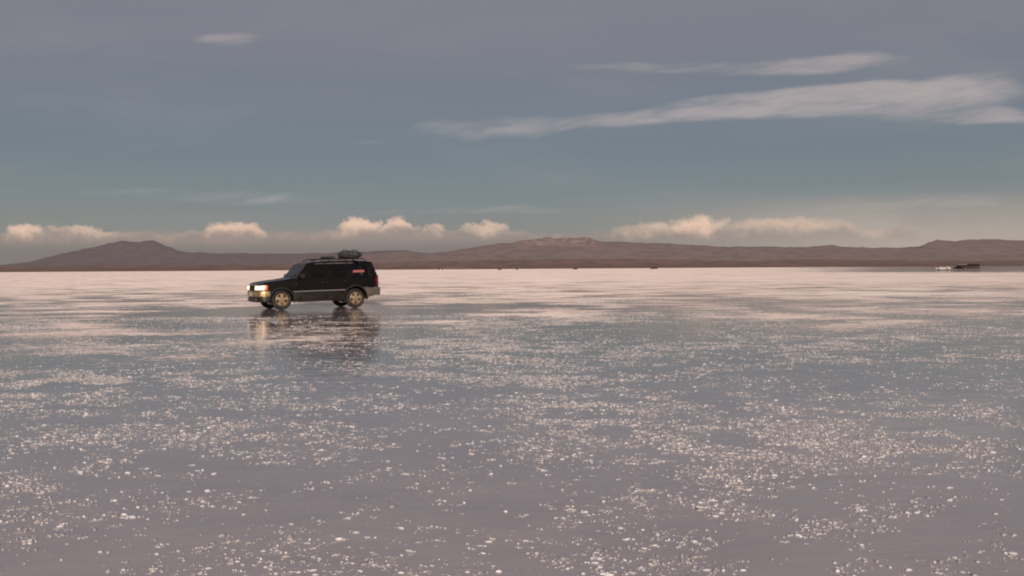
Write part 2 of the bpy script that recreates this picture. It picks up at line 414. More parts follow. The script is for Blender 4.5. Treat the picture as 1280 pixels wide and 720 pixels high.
    for s in (2.5, 3.2, 3.9):
        for sg in (-1, 1):
            bm = bmesh.new(); tube(bm, [(X(s), sg * .60, 1.77), (X(s), sg * .60, 1.85)], .018, 8); link('rack_foot', bm, M['black_plastic'], rk)
    return root

CAR_YAW = R(31); CAR_PITCH = R(1.1)
p = at(398.5, 385.9)
off = Matrix.Rotation(CAR_YAW, 3, 'Z') @ Vector((.11, .75, 0))
CAR = p + off; CAR.z = 0
suv = make_suv(); suv.location = CAR; suv.rotation_euler = (0, 0, CAR_YAW)
tag(suv, 'large black off-road car with gold wheels, lit headlights and a loaded roof rack', 'car')
DIP = Matrix.Rotation(-CAR_PITCH, 4, 'Y')            # braking: the body dips at the front, the wheels stay on the ground
for ch in suv.children:
    if not ch.name.startswith('wheel'): ch.matrix_basis = DIP @ ch.matrix_basis
CARM = Matrix.Translation(CAR) @ Matrix.Rotation(CAR_YAW, 4, 'Z') @ DIP

# luggage on the rack: a tarpaulin bundle and a flat bag, each resting on the cross bars
def bundle(name, c, s, seed, label, cat, strap=True):
    r = random.Random(seed); bm = bmesh.new(); bmesh.ops.create_icosphere(bm, subdivisions=4, radius=1)
    ph = [r.uniform(0, 6) for _ in range(6)]
    for v in bm.verts:
        q = v.co.copy(); e = .86
        q = Vector([math.copysign(abs(t) ** e, t) for t in q])
        k = 1 + .05 * math.sin(5 * q.x + ph[0]) * math.sin(4 * q.y + ph[1]) + .04 * math.sin(9 * q.z + 3 * q.x + ph[2]) + .025 * math.sin(13 * q.x + ph[3] + 7 * q.y)
        q *= k
        if q.z < -.75: q.z = -.75
        v.co = Vector((q.x * s[0] / 2, q.y * s[1] / 2, (q.z + .75) * s[2] / 1.75))
    o = link(name, bm, M['tarp'], None, 80)
    o.matrix_world = CARM @ Matrix.Translation(c)
    tag(o, label, cat)
    if strap:
        for dx in (-.22, .22):
            bm = bmesh.new(); n = 20; pts = []
            for k in range(n + 1):
                a = math.pi * k / n
                pts.append((dx * s[0], math.cos(a) * s[1] * .53, .02 + math.sin(a) ** .7 * s[2] * 1.02))
            tube(bm, pts, .012, 6); link('strap', bm, M['black_plastic'], o)
    return o
bundle('luggage_bundle', (X(3.86), 0, 1.893), (.92, .95, .30), 3, 'dark grey rounded luggage bundle strapped on the rear of the black car\'s roof rack', 'luggage')
bundle('travel_bag', (X(2.98), .08, 1.893), (.52, .8, .10), 5, 'low flat dark bag lying on the middle of the roof rack, ahead of the bundle', 'bag', False)

# driver: one continuous skinned body sitting on the near front seat, hands on the wheel
def make_driver():
    V = []; E = []
    def add(p, r, parent=None):
        V.append((Vector(p), r)); i = len(V) - 1
        if parent is not None: E.append((parent, i))
        return i
    y0 = -.40
    pel = add((X(2.42), y0, .90), .125)
    wai = add((X(2.44), y0, 1.06), .125, pel); che = add((X(2.46), y0, 1.25), .145, wai); nb = add((X(2.46), y0, 1.385), .07, che)
    hd0 = add((X(2.445), y0, 1.45), .058, nb); hd1 = add((X(2.43), y0, 1.53), .082, hd0); hd2 = add((X(2.435), y0, 1.61), .075, hd1)
    for sg in (-1, 1):
        sh = add((X(2.45), y0 + sg * .17, 1.345), .062, che); el = add((X(2.22), y0 + sg * .235, 1.13), .044, sh); wr = add((X(1.95), y0 + sg * .175, 1.18), .028, el)
        pa = add((X(1.875), y0 + sg * .172, 1.195), .033, wr)
        for k in range(4):
            dz = .03 - k * .02
            a = add((X(1.835), y0 + sg * .175, 1.20 + dz), .0095, pa); b = add((X(1.808), y0 + sg * .185, 1.20 + dz), .009, a); add((X(1.812), y0 + sg * (.21), 1.195 + dz), .008, b)
        t = add((X(1.865), y0 + sg * .15, 1.225), .011, pa); add((X(1.84), y0 + sg * .145, 1.245), .009, t)
        hp = add((X(2.36), y0 + sg * .10, .89), .085, pel); kn = add((X(1.93), y0 + sg * .12, .93), .06, hp); an = add((X(1.62), y0 + sg * .11, .58), .04, kn); add((X(1.47), y0 + sg * .11, .57), .036, an)
    me = bpy.data.meshes.new('person'); me.from_pydata([v for v, _ in V], E, [])
    o = bpy.data.objects.new('person', me); COL.objects.link(o)
    md = o.modifiers.new('skin', 'SKIN'); md.use_smooth_shade = True
    sk = me.skin_vertices[0].data
    for i, (_, r) in enumerate(V): sk[i].radius = (r, r); sk[i].use_root = (i == 0)
    sb = o.modifiers.new('sub', 'SUBSURF'); sb.levels = sb.render_levels = 2
    dg = bpy.context.evaluated_depsgraph_get(); dg.update()
    m2 = bpy.data.meshes.new_from_object(o.evaluated_get(dg)); bpy.data.objects.remove(o)
    m2.materials.clear(); m2.materials.append(M['skin']); m2.materials.append(M['jacket'])
    for pl in m2.polygons:
        c = pl.center; pl.use_smooth = True
        head = c.z > 1.40; hand = X(0) < c.x < X(1.95) and c.z > 1.1
        pl.material_index = 0 if head or hand else 1
    o = bpy.data.objects.new('person', m2); COL.objects.link(o); o.matrix_world = CARM
    hc = Vector((X(2.43), y0, 1.55))
    bm = bmesh.new(); bmesh.ops.create_icosphere(bm, subdivisions=3, radius=1)
    for v in bm.verts: v.co = hc + Vector((.015 + v.co.x * .098, v.co.y * .085, .02 + v.co.z * .112))
    bmesh.ops.delete(bm, geom=[v for v in bm.verts if v.co.x < hc.x - .02 and v.co.z < hc.z + .05], context='VERTS'); link('hair', bm, M['hair'], o, 80)
    for nm, mat, parts in (('nose', 'skin', [((-.088, 0, -.015), (.022, .014, .024))]), ('mouth', 'hair', [((-.078, 0, -.058), (.008, .024, .005))]),
                           ('eye', 'hair', [((-.078, -.03, .015), (.009, .012, .007)), ((-.078, .03, .015), (.009, .012, .007))]),
                           ('ear', 'skin', [((.01, -.083, -.01), (.02, .01, .03)), ((.01, .083, -.01), (.02, .01, .03))])):
        for c, s in parts:
            bm = bmesh.new(); g = bmesh.ops.create_icosphere(bm, subdivisions=2, radius=1)
            for v in g['verts']: v.co = hc + Vector(c) + Vector((v.co.x * s[0], v.co.y * s[1], v.co.z * s[2]))
            link(nm, bm, M[mat], o, 80)
    tag(o, 'driver in a dark jacket seated at the steering wheel of the black car', 'person')
make_driver()

# ------------------------------------------------------------------ far vehicles
def far_car(name, paint, L, H, bonnet, wide=.88, belt=.62, sedan=False):
    """simpler car: front at -X"""
    root = empty(name); k = L / 4.8
    zb = .36; zt = H * belt
    def ring(s, b, t, w): return [(s * k - L / 2, y, z) for y, z in [(w * .85, b), (w * .98, b + .1), (w, (b + t) / 2), (w * .98, t - .06), (w * .88, t), (0, t + .015), (-w * .88, t), (-w * .98, t - .06), (-w, (b + t) / 2), (-w * .98, b + .1), (-w * .85, b), (0, b)]]
    rows = [(0.02, zb + .14, zt * .78, wide * .78), (.12, zb + .05, zt * .86, wide * .93), (.8, zb, zt * .92, wide), (bonnet, zb, zt, wide), (3.9, zb, zt, wide), (4.6, zb + .05, zt * .98, wide * .95), (4.78, zb + .12, zt * .86, wide * .85)]
    bm = bmesh.new(); loft(bm, [ring(*r) for r in interp_rows(rows, .3)])
    bmesh.ops.recalc_face_normals(bm, faces=bm.faces)
    cuts = []
    for s in (.9, 3.75):
        for sg in (-1, 1):
            c = bmesh.new(); prism(c, [(s * k - L / 2 + .40 * math.cos(2 * math.pi * q / 20), .35 + .40 * math.sin(2 * math.pi * q / 20)) for q in range(20)], lambda p: (p[0], sg * .55, p[1]), lambda p: (p[0], sg * 1.4, p[1])); cuts.append(c)
    bm = boolean_cut(bm, cuts); link('body', bm, paint, root, 35)
    w = wide * .9; r0 = bonnet + (.75 if sedan else .5); r1 = 3.75 if sedan else 4.45; b1 = 4.35 if sedan else 4.68
    # cabin glass, pillars and roof
    bm = bmesh.new()
    lo = [(bonnet, w), (b1, w), (b1, -w), (bonnet, -w)]; hi = [(r0, w * .84), (r1, w * .84), (r1, -w * .84), (r0, -w * .84)]
    a = [bm.verts.new((s * k - L / 2, y, zt)) for s, y in lo]; b = [bm.verts.new((s * k - L / 2, y, H - .06)) for s, y in hi]
    bm.faces.new(a[::-1]); bm.faces.new(b)
    for i in range(4): bm.faces.new((a[i], a[(i + 1) % 4], b[(i + 1) % 4], b[i]))
    link('cabin_glass', bm, M['dark_glass'], root, bevel=.01)
    bm = bmesh.new()
    rr = lambda s, z, ww: [(s * k - L / 2, y, zz) for y, zz in [(ww, z - .07), (ww, z - .02), (ww * .8, z), (-ww * .8, z), (-ww, z - .02), (-ww, z - .07)]]
    loft(bm, [rr(r0 - .06, H - .03, w * .83), rr(r0 + .15, H, w * .87), rr(r1 - .15, H, w * .87), rr(r1 + .04, H - .03, w * .83)]); link('roof', bm, paint, root, bevel=.01)
    mids = [bonnet + (b1 - bonnet) * .36, bonnet + (b1 - bonnet) * .66]
    for sg in (-1, 1):
        for s0, s1 in [(bonnet, r0), (mids[0], mids[0] + .05), (mids[1], mids[1]), (b1, r1)]:
            bm = bmesh.new(); tube(bm, [(s0 * k - L / 2, sg * (w + .004), zt - .01), (s1 * k - L / 2, sg * (w * .845 + .004), H - .05)], .045, 6)
            link('pillar', bm, paint, root)
        bm = bmesh.new(); box(bm, (.10 * k - L / 2, sg * wide * .68, zt * .70), (.12, .30, .14)); link('headlight', bm, M['headlamp'], root, bevel=.02)
        bm = bmesh.new(); box(bm, (4.70 * k - L / 2, sg * wide * .76, zt * .75), (.10, .16, .24)); link('tail_light', bm, M['red_lens'], root, bevel=.02)
        for s in (.9, 3.75):
            bm = bmesh.new(); lathe_y(bm, [(.02, -.10), (.23, -.11), (.30, -.12), (.345, -.09), (.35, 0), (.345, .09), (.30, .12), (.02, .12)], 24)
            wl = link('wheel', bm, M['rubber'], root, 40); wl.location = (s * k - L / 2, sg * (wide - .13), .35)
            bm = bmesh.new(); lathe_y(bm, [(.01, -.01), (.08, -.02), (.2, -.005), (.21, .02)], 20); rm = link('rim', bm, M['chrome'], wl); rm.location = (0, -.105 if sg < 0 else .105, 0)
            if sg > 0: rm.rotation_euler = (0, 0, math.pi)
    for xx, zz in ((-L / 2 + .02, .50), (L / 2 - .02, .52)):
        bm = bmesh.new(); box(bm, (xx, 0, zz), (.14, wide * 1.7, .20)); link('bumper', bm, M['black_plastic'] if paint is not M['white_paint'] else paint, root, bevel=.04)
    return root
def copy_tree(o, parent=None):
    c = o.copy(); COL.objects.link(c); c.parent = parent
    for ch in list(o.children): copy_tree(ch, c)
    return c
def put(o, px, py, rz):
    q = at(px, py); o.location = q; o.rotation_euler = (0, 0, rz); return o

w = far_car('white_car', M['white_paint'], 4.6, 1.42, 1.35, .86, .70, True); put(w, 1179, 337.9, R(-30))
tag(w, 'small bright white car on the far flat, leftmost of the three at the right', 'car')
d = far_car('brown_car', M['brown_paint'], 5.5, 2.15, 1.2, .95, .60); put(d, 1214, 338.0, R(-27))
tag(d, 'dark brown off-road car on the far flat, rightmost vehicle in the photo', 'car')
bm = bmesh.new()
for sg in (-1, 1): tube(bm, [(-.9, sg * .62, 2.12), (-.8, sg * .62, 2.23), (1.9, sg * .62, 2.23), (2.0, sg * .62, 2.12)], .03, 6)
for xx in (-.6, .2, 1.0, 1.7): tube(bm, [(xx, -.62, 2.23), (xx, .62, 2.23)], .025, 6)
link('roof_rack', bm, M['black_plastic'], d)
e = far_car('pale_roofed_car', M['black_paint'], 4.7, 1.95, 1.2, .9, .60); put(e, 1200, 337.6, R(-27))
for ch in e.children:
    if ch.name.startswith('roof'): ch.data.materials[0] = M['white_paint']
tag(e, 'dark car with pale roof on the far flat, between white and brown cars', 'car')
# tiny dark cars strung along the horizon
spk = far_car('distant_car', M['brown_paint'], 4.8, 1.8, 1.25)
spots = [(624.5, 337.6, -8, 'second from the left of the four tiny dark cars on the horizon'),
         (550, 338.2, 5, 'leftmost of the four tiny dark cars on the horizon, nearest the black car'),
         (646, 337.3, 10, 'third from the left of the four tiny dark cars on the horizon'),
         (719, 337.2, -15, 'rightmost of the four tiny dark cars on the horizon, below the pink patched summit')]
for i, (px, py, rz, lab) in enumerate(spots):
    o = spk if i == 0 else copy_tree(spk)
    put(o, px, py, R(rz)); tag(o, lab, 'car', 'tiny distant cars along the horizon')

# ------------------------------------------------------------------ value noise in numpy
def vnoise(x, y, seed):
    xi = np.floor(x).astype(np.int64); yi = np.floor(y).astype(np.int64); fx = x - xi; fy = y - yi
    fx = fx * fx * (3 - 2 * fx); fy = fy * fy * (3 - 2 * fy)
    def h(a, b):
        n = (a * 374761393 + b * 668265263 + seed * 1442695041) & 0x7fffffff
        n = ((n ^ (n >> 13)) * 1274126177) & 0x7fffffff
        return ((n ^ (n >> 16)) & 0xffff) / 65535.0
    return (h(xi, yi) * (1 - fx) + h(xi + 1, yi) * fx) * (1 - fy) + (h(xi, yi + 1) * (1 - fx) + h(xi + 1, yi + 1) * fx) * fy
def fbm(x, y, seed, o=4, g=.5):
    s = 0; a = 1; t = 0
    for i in range(o): s = s + a * vnoise(x * 2 ** i, y * 2 ** i, seed + i); t += a; a *= g
    return s / t

# ------------------------------------------------------------------ hills
def hills(name, D, prof, depth, mat, seed, rough, extend=True):
    """ridge line given as photo points; real relief receding from D"""
    us = []; hs = []
    for px, py in prof:
        u, v = uv(px, py); us.append(u); hs.append(max(v, .0003))
    us = np.array(us); hs = np.array(hs)
    nx, ny = 420, 26
    u = np.linspace(-1.05, 1.05, nx)
    h = np.interp(u, us, hs)
    ridge_y = D + depth
    verts = []; 
    for j in range(ny):
        t = j / (ny - 1)                      # 0 front foot, .7 crest, 1 back foot
        yy = D + depth * 1.45 * t
        prof_t = np.clip(t / .69, 0, 1) ** 1.5 if t <= .69 else max(0.0, 1 - (t - .69) / .31) ** 1.2
        xx = u * ridge_y
        n = fbm(xx / 520 + 7, np.full_like(xx, yy / 620), seed, 5, .55) - .5
        n2 = np.abs(fbm(xx / 240, np.full_like(xx, yy / 900), seed + 9, 4) - .5)
        hh = h * yy * prof_t * 1.0
        edge = math.sin(math.pi * min(1, t / .69)) if t <= .69 else 0
        hh = hh + h * yy * (n * rough * edge - n2 * rough * .9 * edge)
        hh = hh * (1 + .16 * (fbm(xx / 160, np.full_like(xx, 3.3), seed + 30, 5, .6) - .5) * (1 if t > .5 else 0))
        z = np.maximum(hh, 0) + CAMH * min(1, t * 2) - (1.0 if j in (0, ny - 1) else 0)
        verts.append(np.stack([xx, np.full_like(xx, yy), z], 1))
    V = np.concatenate(verts); faces = []
    for j in range(ny - 1):
        for i in range(nx - 1):
            a = j * nx + i; faces.append((a, a + 1, a + nx + 1, a + nx))
    me = bpy.data.meshes.new(name); me.from_pydata(V.tolist(), [], faces); me.materials.append(mat)
    for pl in me.polygons: pl.use_smooth = True
    o = bpy.data.objects.new(name, me); COL.objects.link(o); tag(o, kind='structure'); return o

def hill_mat(name, low, high, pale, haze, hz=.35, top=None, zs=300):
    m, t, out = new_mat(name)
    geo = t.new('ShaderNodeNewGeometry'); P = geo.outputs['Position']; x, y, z = t.sep(P)
    zz = t.m('ADD', z, t.m('MULTIPLY', t.m('SUBTRACT', t.noise(P, .004, 5, .6), .5), zs * .7))
    c = t.mix(t.ss(zz, 0, zs * .55), low, high)
    sv = t.xyz(t.m('MULTIPLY', x, .0022), t.m('MULTIPLY', y, .0011), t.m('MULTIPLY', z, .016))
    pf = t.m('MULTIPLY', t.ss(t.noise(sv, 1.0, 5, .6, .4), .56, .70), t.ss(z, zs * .5, zs * .1))
    c = t.mix(t.m('MULTIPLY', pf, .55), c, pale)
    sv2 = t.xyz(t.m('MULTIPLY', x, .004), t.m('MULTIPLY', y, .002), t.m('MULTIPLY', z, .02))
    c = t.mix(t.m('MULTIPLY', t.ss(t.noise(sv2, 1.3, 6, .6), .44, .62), .6), c, tuple(.45 * k for k in high))  # dark patches stand in for relief shading, absent under the frontal sun
    if top: 
        g = t.m('MULTIPLY', t.ss(t.m('ABSOLUTE', t.m('SUBTRACT', x, top[0])), top[1], top[1] * .4), t.ss(zz, top[2], top[3]))
        c = t.mix(t.m('MULTIPLY', g, t.ss(t.noise(sv2, 2.2, 4, .6), .42, .60)), c, top[4])
    df = t.new('ShaderNodeBsdfDiffuse'); t.put(df.inputs[0], c); t.put(df.inputs['Normal'], t.bump(t.noise(P, .012, 6, .65), .5, 25))
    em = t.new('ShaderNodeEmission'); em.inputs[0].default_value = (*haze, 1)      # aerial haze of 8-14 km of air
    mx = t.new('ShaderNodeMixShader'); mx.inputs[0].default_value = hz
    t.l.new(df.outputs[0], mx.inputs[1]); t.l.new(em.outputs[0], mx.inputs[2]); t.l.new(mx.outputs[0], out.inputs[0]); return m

H = lambda y: y
profA = [(-700, 336), (-300, 333), (-120, 335), (0, 331), (40, 327), (60, 321), (85, 315), (110, 310), (135, 303), (155, 301), (175, 303), (190, 300.5), (205, 305), (222, 312), (240, 315), (280, 316.5), (330, 316), (365, 317), (440, 314), (480, 312.5), (500, 312), (530, 316), (600, 318), (700, 325), (900, 331), (1900, 329)]
profB = [(-700, 338), (200, 336), (330, 333), (400, 325), (450, 319), (480, 316), (505, 313), (530, 316), (560, 313), (590, 309), (620, 305), (650, 301), (672, 297), (690, 295.5), (705, 296), (730, 295), (742, 299), (770, 302), (800, 303), (860, 305), (900, 308), (1000, 308), (1040, 306.5), (1080, 309), (1120, 309), (1145, 308), (1160, 303), (1172, 299.5), (1185, 301), (1200, 300), (1240, 299), (1280, 299), (1500, 304), (1900, 312)]
profC = [(-700, 336), (-100, 334), (0, 333), (120, 331), (250, 331), (400, 330), (520, 327), (640, 325), (760, 323), (860, 325), (940, 326), (1020, 324), (1100, 325), (1200, 326), (1280, 325), (1900, 322)]
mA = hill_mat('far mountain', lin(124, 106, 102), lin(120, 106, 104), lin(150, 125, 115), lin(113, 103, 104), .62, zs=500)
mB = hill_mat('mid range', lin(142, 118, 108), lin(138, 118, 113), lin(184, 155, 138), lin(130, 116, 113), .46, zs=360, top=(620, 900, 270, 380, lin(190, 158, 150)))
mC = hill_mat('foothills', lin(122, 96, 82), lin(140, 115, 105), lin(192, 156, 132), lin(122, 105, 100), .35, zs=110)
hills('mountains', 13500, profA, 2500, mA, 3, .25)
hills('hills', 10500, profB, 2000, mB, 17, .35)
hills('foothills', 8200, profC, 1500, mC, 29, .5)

# low rocky mound out on the flat
def mound():
    q = at(817.5, 336.2); bm = bmesh.new(); bmesh.ops.create_grid(bm, x_segments=60, y_segments=40, size=1)
    for v in bm.verts:
        x, y = v.co.x, v.co.y; r = math.hypot(x, y)
        n = float(fbm(np.array([x * 4 + 9]), np.array([y * 4 + 2]), 77, 5, .55)[0])
        h = max(0, 1 - r ** 2.2) ** .8 * (1.9 + 2.6 * (n - .45) + 1.2 * math.exp(-((x - .3) / .35) ** 2))
        v.co = Vector((x * 6.2, y * 5, h - .05))
    m = principled('mound rock', (.10, .065, .042), .95, 0, .1, .45, nscale=1.2, bumpy=.6)
    o = link('rock_mound', bm, m, None, 80); o.location = (q.x, q.y, 0)
    tag(o, 'low brown rocky mound standing on the far flat, right of the distant cars', 'mound')
mound()

# ------------------------------------------------------------------ salt flat
def salt_mat():
    m, t, out = new_mat('wet salt crust')
    geo = t.new('ShaderNodeNewGeometry'); P = geo.outputs['Position']; x, y, z = t.sep(P)
    d = t.m('SQRT', t.m('ADD', t.m('MULTIPLY', x, x), t.m('MULTIPLY', y, y)))
    # how much crust stands clear of the water: little close by, nearly all far out
    cov = t.ramp(t.m('DIVIDE', y, 100.0, clamp=True), [(0.0, (.06,) * 3), (.08, (.14,) * 3), (.12, (.30,) * 3), (.17, (.46,) * 3), (.24, (.54,) * 3), (.33, (.58,) * 3), (.45, (.66,) * 3), (.65, (.74,) * 3), (1.0, (.88,) * 3)], 'LINEAR')
    big = t.noise(P, .16, 3, .55, .6); bigw = t.noise(t.xyz(t.m('MULTIPLY', x, .016), t.m('MULTIPLY', y, .06)), 1.0, 3, .6)
    cov = t.m('ADD', cov, t.m('MULTIPLY', t.m('SUBTRACT', big, .5), 1.0))
    cov = t.m('ADD', cov, t.m('MULTIPLY', t.m('SUBTRACT', bigw, .5), .8))
    # standing water: the pool in front of the car on the right and the far strip by the right shore
    pool = t.m('MULTIPLY', t.ss(t.m('ADD', x, t.m('MULTIPLY', y, -.02)), -4, 2), t.m('MULTIPLY', t.ss(y, 9, 14), t.ss(y, 27, 19)))
    cov = t.m('SUBTRACT', cov, t.m('MULTIPLY', pool, .20))
    cx_, cy_ = t.m('SUBTRACT', x, -7.0), t.m('SUBTRACT', y, 29.5)
    cp = t.m('ADD', t.m('POWER', t.m('ABSOLUTE', t.m('DIVIDE', cx_, 6.5)), 2.0), t.m('POWER', t.m('ABSOLUTE', t.m('DIVIDE', cy_, 8.0)), 2.0))
    cov = t.m('SUBTRACT', cov, t.m('MULTIPLY', t.ss(cp, 1.1, .3), .32))
    fn = t.noise(t.xyz(t.m('MULTIPLY', x, .01), t.m('MULTIPLY', y, .012)), 1.0, 4, .6)
    far = t.m('MULTIPLY', t.ss(t.m('ADD', t.m('DIVIDE', x, t.m('MAXIMUM', y, 1.0)), t.m('MULTIPLY', t.m('SUBTRACT', fn, .5), .5)), .26, .52), t.ss(t.m('ADD', y, t.m('MULTIPLY', t.m('SUBTRACT', fn, .5), 160)), 150, 300))
    cov = t.m('SUBTRACT', cov, t.m('MULTIPLY', far, .80))
    fine = t.noise(P, 5.0, 6, .72, .2)
    strk = t.noise(t.xyz(t.m('MULTIPLY', x, .30), t.m('MULTIPLY', y, .55)), 1.0, 6, .66, .3)
    mixw = t.ss(y, 6, 26, .25, .62, 'LINEAR')
    n = t.m('ADD', t.m('MULTIPLY', fine, t.m('SUBTRACT', 1.0, mixw)), t.m('MULTIPLY', strk, mixw))
    v = t.m('ADD', n, t.m('MULTIPLY', t.m('SUBTRACT', cov, .5), .42))
    mask = t.ss(v, .48, .61)
    # broken granular crust in drifts between the larger crystals
    gr = t.noise(P, 34, 3, .62); dr = t.noise(t.xyz(t.m('MULTIPLY', x, .9), t.m('MULTIPLY', y, 1.1)), 1.0, 5, .62, .5)
    gv = t.m('ADD', gr, t.m('MULTIPLY', t.m('SUBTRACT', dr, .5), .55))
    mask = t.m('MAXIMUM', mask, t.m('MULTIPLY', t.ss(gv, .64, .72), .8))
    # salt
    df = t.new('ShaderNodeBsdfDiffuse'); df.inputs['Roughness'].default_value = 1.0
    sc = t.mix(t.noise(P, .5, 4, .6), (.70, .63, .60), (.58, .50, .465)); sc = t.mix(t.ss(t.noise(P, .07, 5, .6), .4, .7), sc, (.72, .66, .63))
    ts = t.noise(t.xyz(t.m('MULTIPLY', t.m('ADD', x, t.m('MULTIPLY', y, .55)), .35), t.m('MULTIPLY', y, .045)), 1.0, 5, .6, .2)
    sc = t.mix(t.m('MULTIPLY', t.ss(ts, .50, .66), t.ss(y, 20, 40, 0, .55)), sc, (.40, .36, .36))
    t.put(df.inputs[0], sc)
    bh = t.m('ADD', t.noise(P, 14, 4, .65), t.m('MULTIPLY', mask, .6))
    t.put(df.inputs['Normal'], t.bump(bh, .7, .03))
    # thin water over grey wet salt
    wet = t.new('ShaderNodeBsdfPrincipled')
    wc = t.mix(t.ss(t.noise(P, .8, 6, .65), .3, .7), (.40, .38, .39), (.47, .44, .44))
    grit = t.ss(t.noise(P, 55, 4, .7), .56, .72)
    wc = t.mix(t.m('MULTIPLY', grit, .25), wc, (.5, .46, .44))
    wd_ = t.new('ShaderNodeVectorMath', operation='SCALE'); t.put(wd_.inputs[0], wc); t.put(wd_.inputs['Scale'], t.ss(y, 7, 22, 1.06, .48)); wc = wd_.outputs[0]  # bed colour darkened with distance so the car's reflection reads darker
    t.put(wet.inputs['Base Color'], wc); wet.inputs['IOR'].default_value = 1.33; wet.inputs['Specular IOR Level'].default_value = .5
    wet.inputs['Roughness'].default_value = .06
    rip = t.m('ADD', t.noise(t.xyz(x, t.m('MULTIPLY', y, 1.6)), 2.2, 3, .5), t.m('MULTIPLY', t.noise(P, 18, 3, .5), .12))
    t.put(wet.inputs['Normal'], t.bump(rip, .14, .06))
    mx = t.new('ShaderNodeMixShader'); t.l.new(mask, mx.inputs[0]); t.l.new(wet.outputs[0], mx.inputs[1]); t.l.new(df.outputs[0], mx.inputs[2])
    t.l.new(mx.outputs[0], out.inputs[0]); return m
bm = bmesh.new()
for a in range(8): pass
vs = [bm.verts.new(p) for p in ((-20000, -3000, 0), (20000, -3000, 0), (20000, 22000, 0), (-20000, 22000, 0))]; bm.faces.new(vs)
sf = link('salt_flat', bm, salt_mat()); tag(sf, kind='structure')

# loose salt crystals standing up out of the water near the camera
def crystals():
    N = 1000000
    yy = 3.2 + 25 * rng.random(N) ** .8
    xx = (rng.random(N) * 2 - 1) * (yy * .80 + 1.5)
    dens = fbm(xx / 2.6, yy / 2.0, 5, 4, .55)
    dens2 = fbm(xx / .45 + 3, yy / .35, 21, 3, .6)
    streak = fbm(xx / 9 + 20, yy / 1.3, 41, 3)
    k = np.clip((dens - .40) * 3.2, 0, 1) ** 1.3 * np.clip((dens2 - .38) * 3.6, 0, 1) * (.35 + 1.1 * np.clip((streak - .35) * 2.5, 0, 1)) + .035 * np.clip((dens2 - .40) * 5, .1, 1.6)
    k *= np.clip(1.15 - (yy - 4) / 34, .3, 1)
    for cx, cy, rx, ry, am in ((45, 620, 90, 60, .9), (230, 550, 160, 30, .5), (380, 515, 150, 25, .4), (735, 520, 110, 45, .9), (620, 440, 140, 22, .6), (860, 590, 130, 45, .7), (760, 680, 160, 50, .7), (350, 690, 110, 35, .6), (1000, 560, 160, 25, .5), (1180, 570, 100, 15, .7), (1080, 650, 130, 35, .5), (500, 640, 200, 30, .25), (160, 480, 160, 22, .5), (960, 505, 200, 22, .3)):
        c = at(cx, cy); w = rx / F * c.y; l = abs(at(cx, cy - ry).y - at(cx, cy + ry).y) / 2
        k = k + am * np.exp(-((xx - c.x) / w) ** 2 - ((yy - c.y) / l) ** 2) * np.clip((dens2 - .36) * 3.2, .03, 1)
    keep = rng.random(N) < k * .95 * np.clip(1.45 - yy / 20, .8, 1.3) * (yy * .80 + 1.5) / 14
    xx, yy = xx[keep], yy[keep]; r0 = .003 + .0085 * rng.random(len(xx)) ** 2.8
    kids = rng.integers(0, 5, len(xx)); idx = np.repeat(np.arange(len(xx)), kids)
    ang = rng.random(len(idx)) * 6.283; dist = r0[idx] * (1.0 + 2.2 * rng.random(len(idx)))
    kx = xx[idx] + np.cos(ang) * dist * 1.5; ky = yy[idx] + np.sin(ang) * dist
    r = np.concatenate([r0, r0[idx] * (.35 + .55 * rng.random(len(idx)))]); xx = np.concatenate([xx, kx]); yy = np.concatenate([yy, ky]); n = len(xx)
    bm = bmesh.new(); bmesh.ops.create_icosphere(bm, subdivisions=1, radius=1)
    base = np.array([v.co[:] for v in bm.verts]); fc = np.array([[v.index for v in f.verts] for f in bm.faces]); bm.free()
    nb = len(base)
    sx = r * (.7 + 2.2 * rng.random(n) ** 2); sy = r * (.7 + .6 * rng.random(n)); sz = r * (.45 + .5 * rng.random(n)); rot = (rng.random(n) - .5) * 1.6
    jit = 1 + .45 * (rng.random((n, nb, 1)) - .5)
    Pn = base[None] * jit * np.stack([sx, sy, sz], 1)[:, None]
    c, s = np.cos(rot)[:, None], np.sin(rot)[:, None]
    px = Pn[..., 0] * c - Pn[..., 1] * s + xx[:, None]; py = Pn[..., 0] * s + Pn[..., 1] * c + yy[:, None]; pz = Pn[..., 2] + sz[:, None] * .35
    V = np.stack([px, py, pz], 2).reshape(-1, 3)
    Fc = (fc[None] + (np.arange(n) * nb)[:, None, None]).reshape(-1, 3)
    me = bpy.data.meshes.new('salt_crystals')
    me.vertices.add(len(V)); me.vertices.foreach_set('co', V.ravel().astype(np.float32))
    me.loops.add(Fc.size); me.loops.foreach_set('vertex_index', Fc.ravel().astype(np.int32))
    me.polygons.add(len(Fc)); me.polygons.foreach_set('loop_start', np.arange(0, Fc.size, 3, dtype=np.int32)); me.polygons.foreach_set('loop_total', np.full(len(Fc), 3, dtype=np.int32))
    me.update(calc_edges=True); me.validate()
    m, t, out = new_mat('salt crystal')
    b = t.new('ShaderNodeBsdfPrincipled'); geo = t.new('ShaderNodeNewGeometry')
    cc = t.mix(t.m('POWER', geo.outputs['Random Per Island'], 1.6), (.36, .345, .345), (.93, .92, .93)); t.put(b.inputs['Base Color'], cc)
    b.inputs['Roughness'].default_value = .55; t.l.new(b.outputs[0], out.inputs[0])
    me.materials.append(m)
    o = bpy.data.objects.new('salt_crystals', me); COL.objects.link(o)
    tag(o, 'loose white salt crystals scattered over the wet flat', 'salt', kind='stuff'); print('crystals', n)
crystals()

